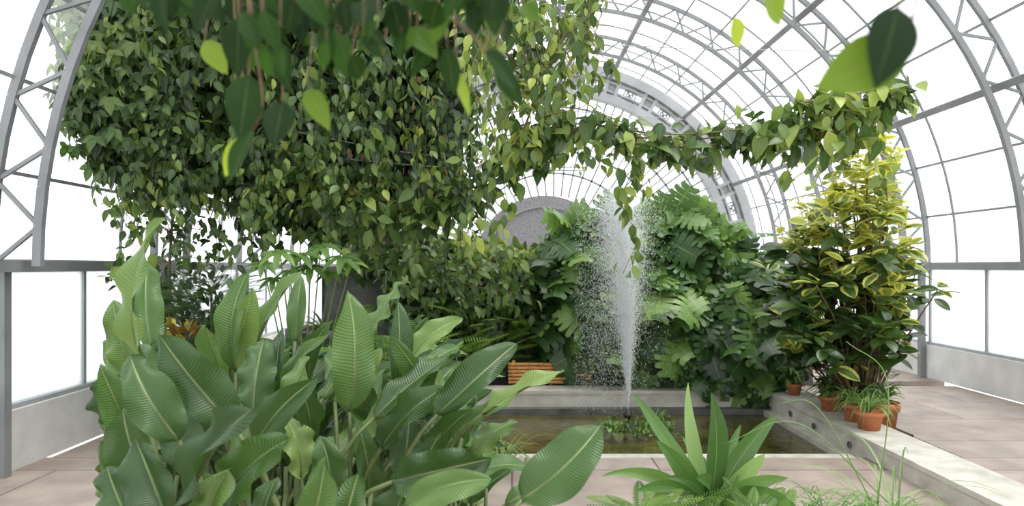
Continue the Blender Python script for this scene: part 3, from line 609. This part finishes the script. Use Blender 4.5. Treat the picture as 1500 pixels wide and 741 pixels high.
for px,py,k,s in((1215,770,50,.42),(1270,780,40,.42),(1175,765,26,.34),(1300,780,34,.7)):
    p=W(px,py,3.0)
    for i in range(k): a=U(0,6.28); strap(mb,p+[U(-.05,.05),U(-.05,.05),0],(math.cos(a)*.7,math.sin(a)*.5,U(.5,1.3)),s*U(.5,1.1),.0045,U(1.5,3.6),U(.4,.9),0,10)
    mb.tube([p*[1,1,0],p*[1,1,.5],p],.012,.01,5,1)
for a,b_,c_ in((W(1300,735,3),W(1170,620,3),W(1060,650,3.1)),(W(1290,760,3),W(1200,600,3),W(1140,590,3.1)),(W(1285,745,3),W(1300,560,3),W(1240,500,3.1))): mb.tube(spline([a,b_,c_],20),.003,.0015,4,0,.8)
mb.obj('spider_plant_grass',[M_dra,M_stem])
# ================================================================= OVERHANGING LEAVES (near)
mb=MB()
NL=[(350,25,345,110,40,1.2,.05),(365,110,350,200,44,1.2,.1),(415,150,400,210,32,1.2,.05),(370,190,330,260,34,1.25,.25),(345,130,375,170,20,1.3,.9),(355,200,325,262,22,1.35,.85),(405,60,420,130,28,1.2,.1),
 (470,10,480,60,34,1.1,.1),(500,50,505,110,28,1.15,.5),(515,80,530,120,24,1.1,.2),(575,0,590,65,38,1.1,.05),(600,40,640,80,28,1.2,.55),(640,60,600,110,24,1.2,.2),(655,70,665,140,30,1.15,.1),(710,75,762,128,36,1.0,.1),(725,95,770,158,26,1.1,.2),(690,0,700,55,40,1.1,.05),
 (560,80,525,40,22,1.2,.6),(450,130,480,185,24,1.25,.6),(670,105,688,165,14,1.2,.8),(740,30,745,65,24,1.1,.1),(640,0,630,45,34,1.0,.1),(765,5,790,30,26,1.1,.6),(540,0,530,35,34,1.1,.1),(430,0,420,50,36,1.0,.1),
 (1330,70,1198,125,88,.8,.62),(1315,10,1290,122,60,.8,.0),(1120,-25,1150,38,40,.9,.75),(1075,25,1085,72,22,1.2,.95),(1105,30,1097,62,10,1.2,1),(300,60,330,105,26,1.3,.7)]
for x0,y0,x1,y1,w,d,tn in NL:
    d*=.85
    b=W(x0,y0,d);t=W(x1,y1,d+U(-.05,.05)); L0=np.linalg.norm(t-b)
    T=grid_leaf(10,5,ovate,.5*w/math.hypot(x1-x0,y1-y0)*1.05,.25,.12)
    mb.leaves(T,b,(t-b)[None,:],np.array([[U(-.4,.4) if x0<1200 else 0,-1,U(-.1,.5)]]),L0,tn)
    top=W(x0+U(-30,30),-170,d+.1); mb.tube(spline([top,(top+b)/2+[U(-.03,.03),0,0],b],10),.0022,.0014,5,1)
for i in range(100):
    px=U(170,740); d=U(.8,1.25); py=U(-75,-20+35*math.exp(-((px-480)/170)**2)); b=W(px,py,d); dr=np.array([[U(-.7,.7),U(-.4,.4),-1]])
    mb.leaves(T_big if i%2 else T_leaf,b,dr,np.array([[U(-.5,.5),-1,U(-.2,.6)]]),U(.04,.07),U(0,.3))
for i in range(22):
    px=U(330,700); d=U(.8,1.1); py=U(10,70); b=W(px,py,d); mb.leaves(T_big,b,np.array([[U(-.9,.9),U(-.4,.4),-.8]]),np.array([[U(-.5,.5),-1,U(-.2,.6)]]),U(.035,.06),U(0,.6))
    mb.tube([W(px+U(-20,20),-120,d),W(px,py-60,d),b],.0014,.001,4,1)
mb.tube(spline([W(300,-110,.95),W(360,-20,.95),W(372,60,.97),W(385,150,1.0),W(372,190,1.04)],16),.003,.0015,6,1)
mb.tube(spline([W(520,-110,.95),W(590,-20,.95),W(680,40,.9),W(712,76,.86)],16),.003,.0015,6,1)
for d,y_ in((.85,-90),(1.05,-100),(.65,-130)):
    mb.tube(spline([W(120,y_,d),W(450,y_+15,d),W(800,y_,d),W(1100,y_-10,d),W(1400,y_,d)],24),.006,.004,6,1)
mb.obj('overhanging_leafy_branch',[M_near,M_vstem])
# ================================================================= LIGHT + CAMERA
w=bpy.data.worlds.new('overcast_sky'); bpy.context.scene.world=w; w.use_nodes=True
bg=w.node_tree.nodes['Background']; bg.inputs[0].default_value=(.97,.98,1,1); bg.inputs[1].default_value=2.0
s=bpy.data.lights.new('sun','SUN'); s.energy=3.0; s.angle=math.radians(28); s.color=(1,.97,.9); so=bpy.data.objects.new('sun',s); bpy.context.collection.objects.link(so)
so.rotation_euler=Vector((-.4,.15,-1)).to_track_quat('-Z','Y').to_euler(); so.location=(6,4,14)
cam=bpy.data.cameras.new('camera'); co=bpy.data.objects.new('camera',cam); bpy.context.collection.objects.link(co)
co.location=(0,0,H); co.rotation_euler=(math.pi/2,0,0); cam.lens=24; cam.sensor_width=36; cam.shift_y=(HY-370.5)/1500
cam.dof.use_dof=True; cam.dof.focus_distance=3.8; cam.dof.aperture_fstop=3.0; cam.clip_start=.05
bpy.context.scene.camera=co
vs=bpy.context.scene.view_settings; vs.view_transform='Standard'; vs.look='None'; vs.exposure=0; vs.gamma=1.0
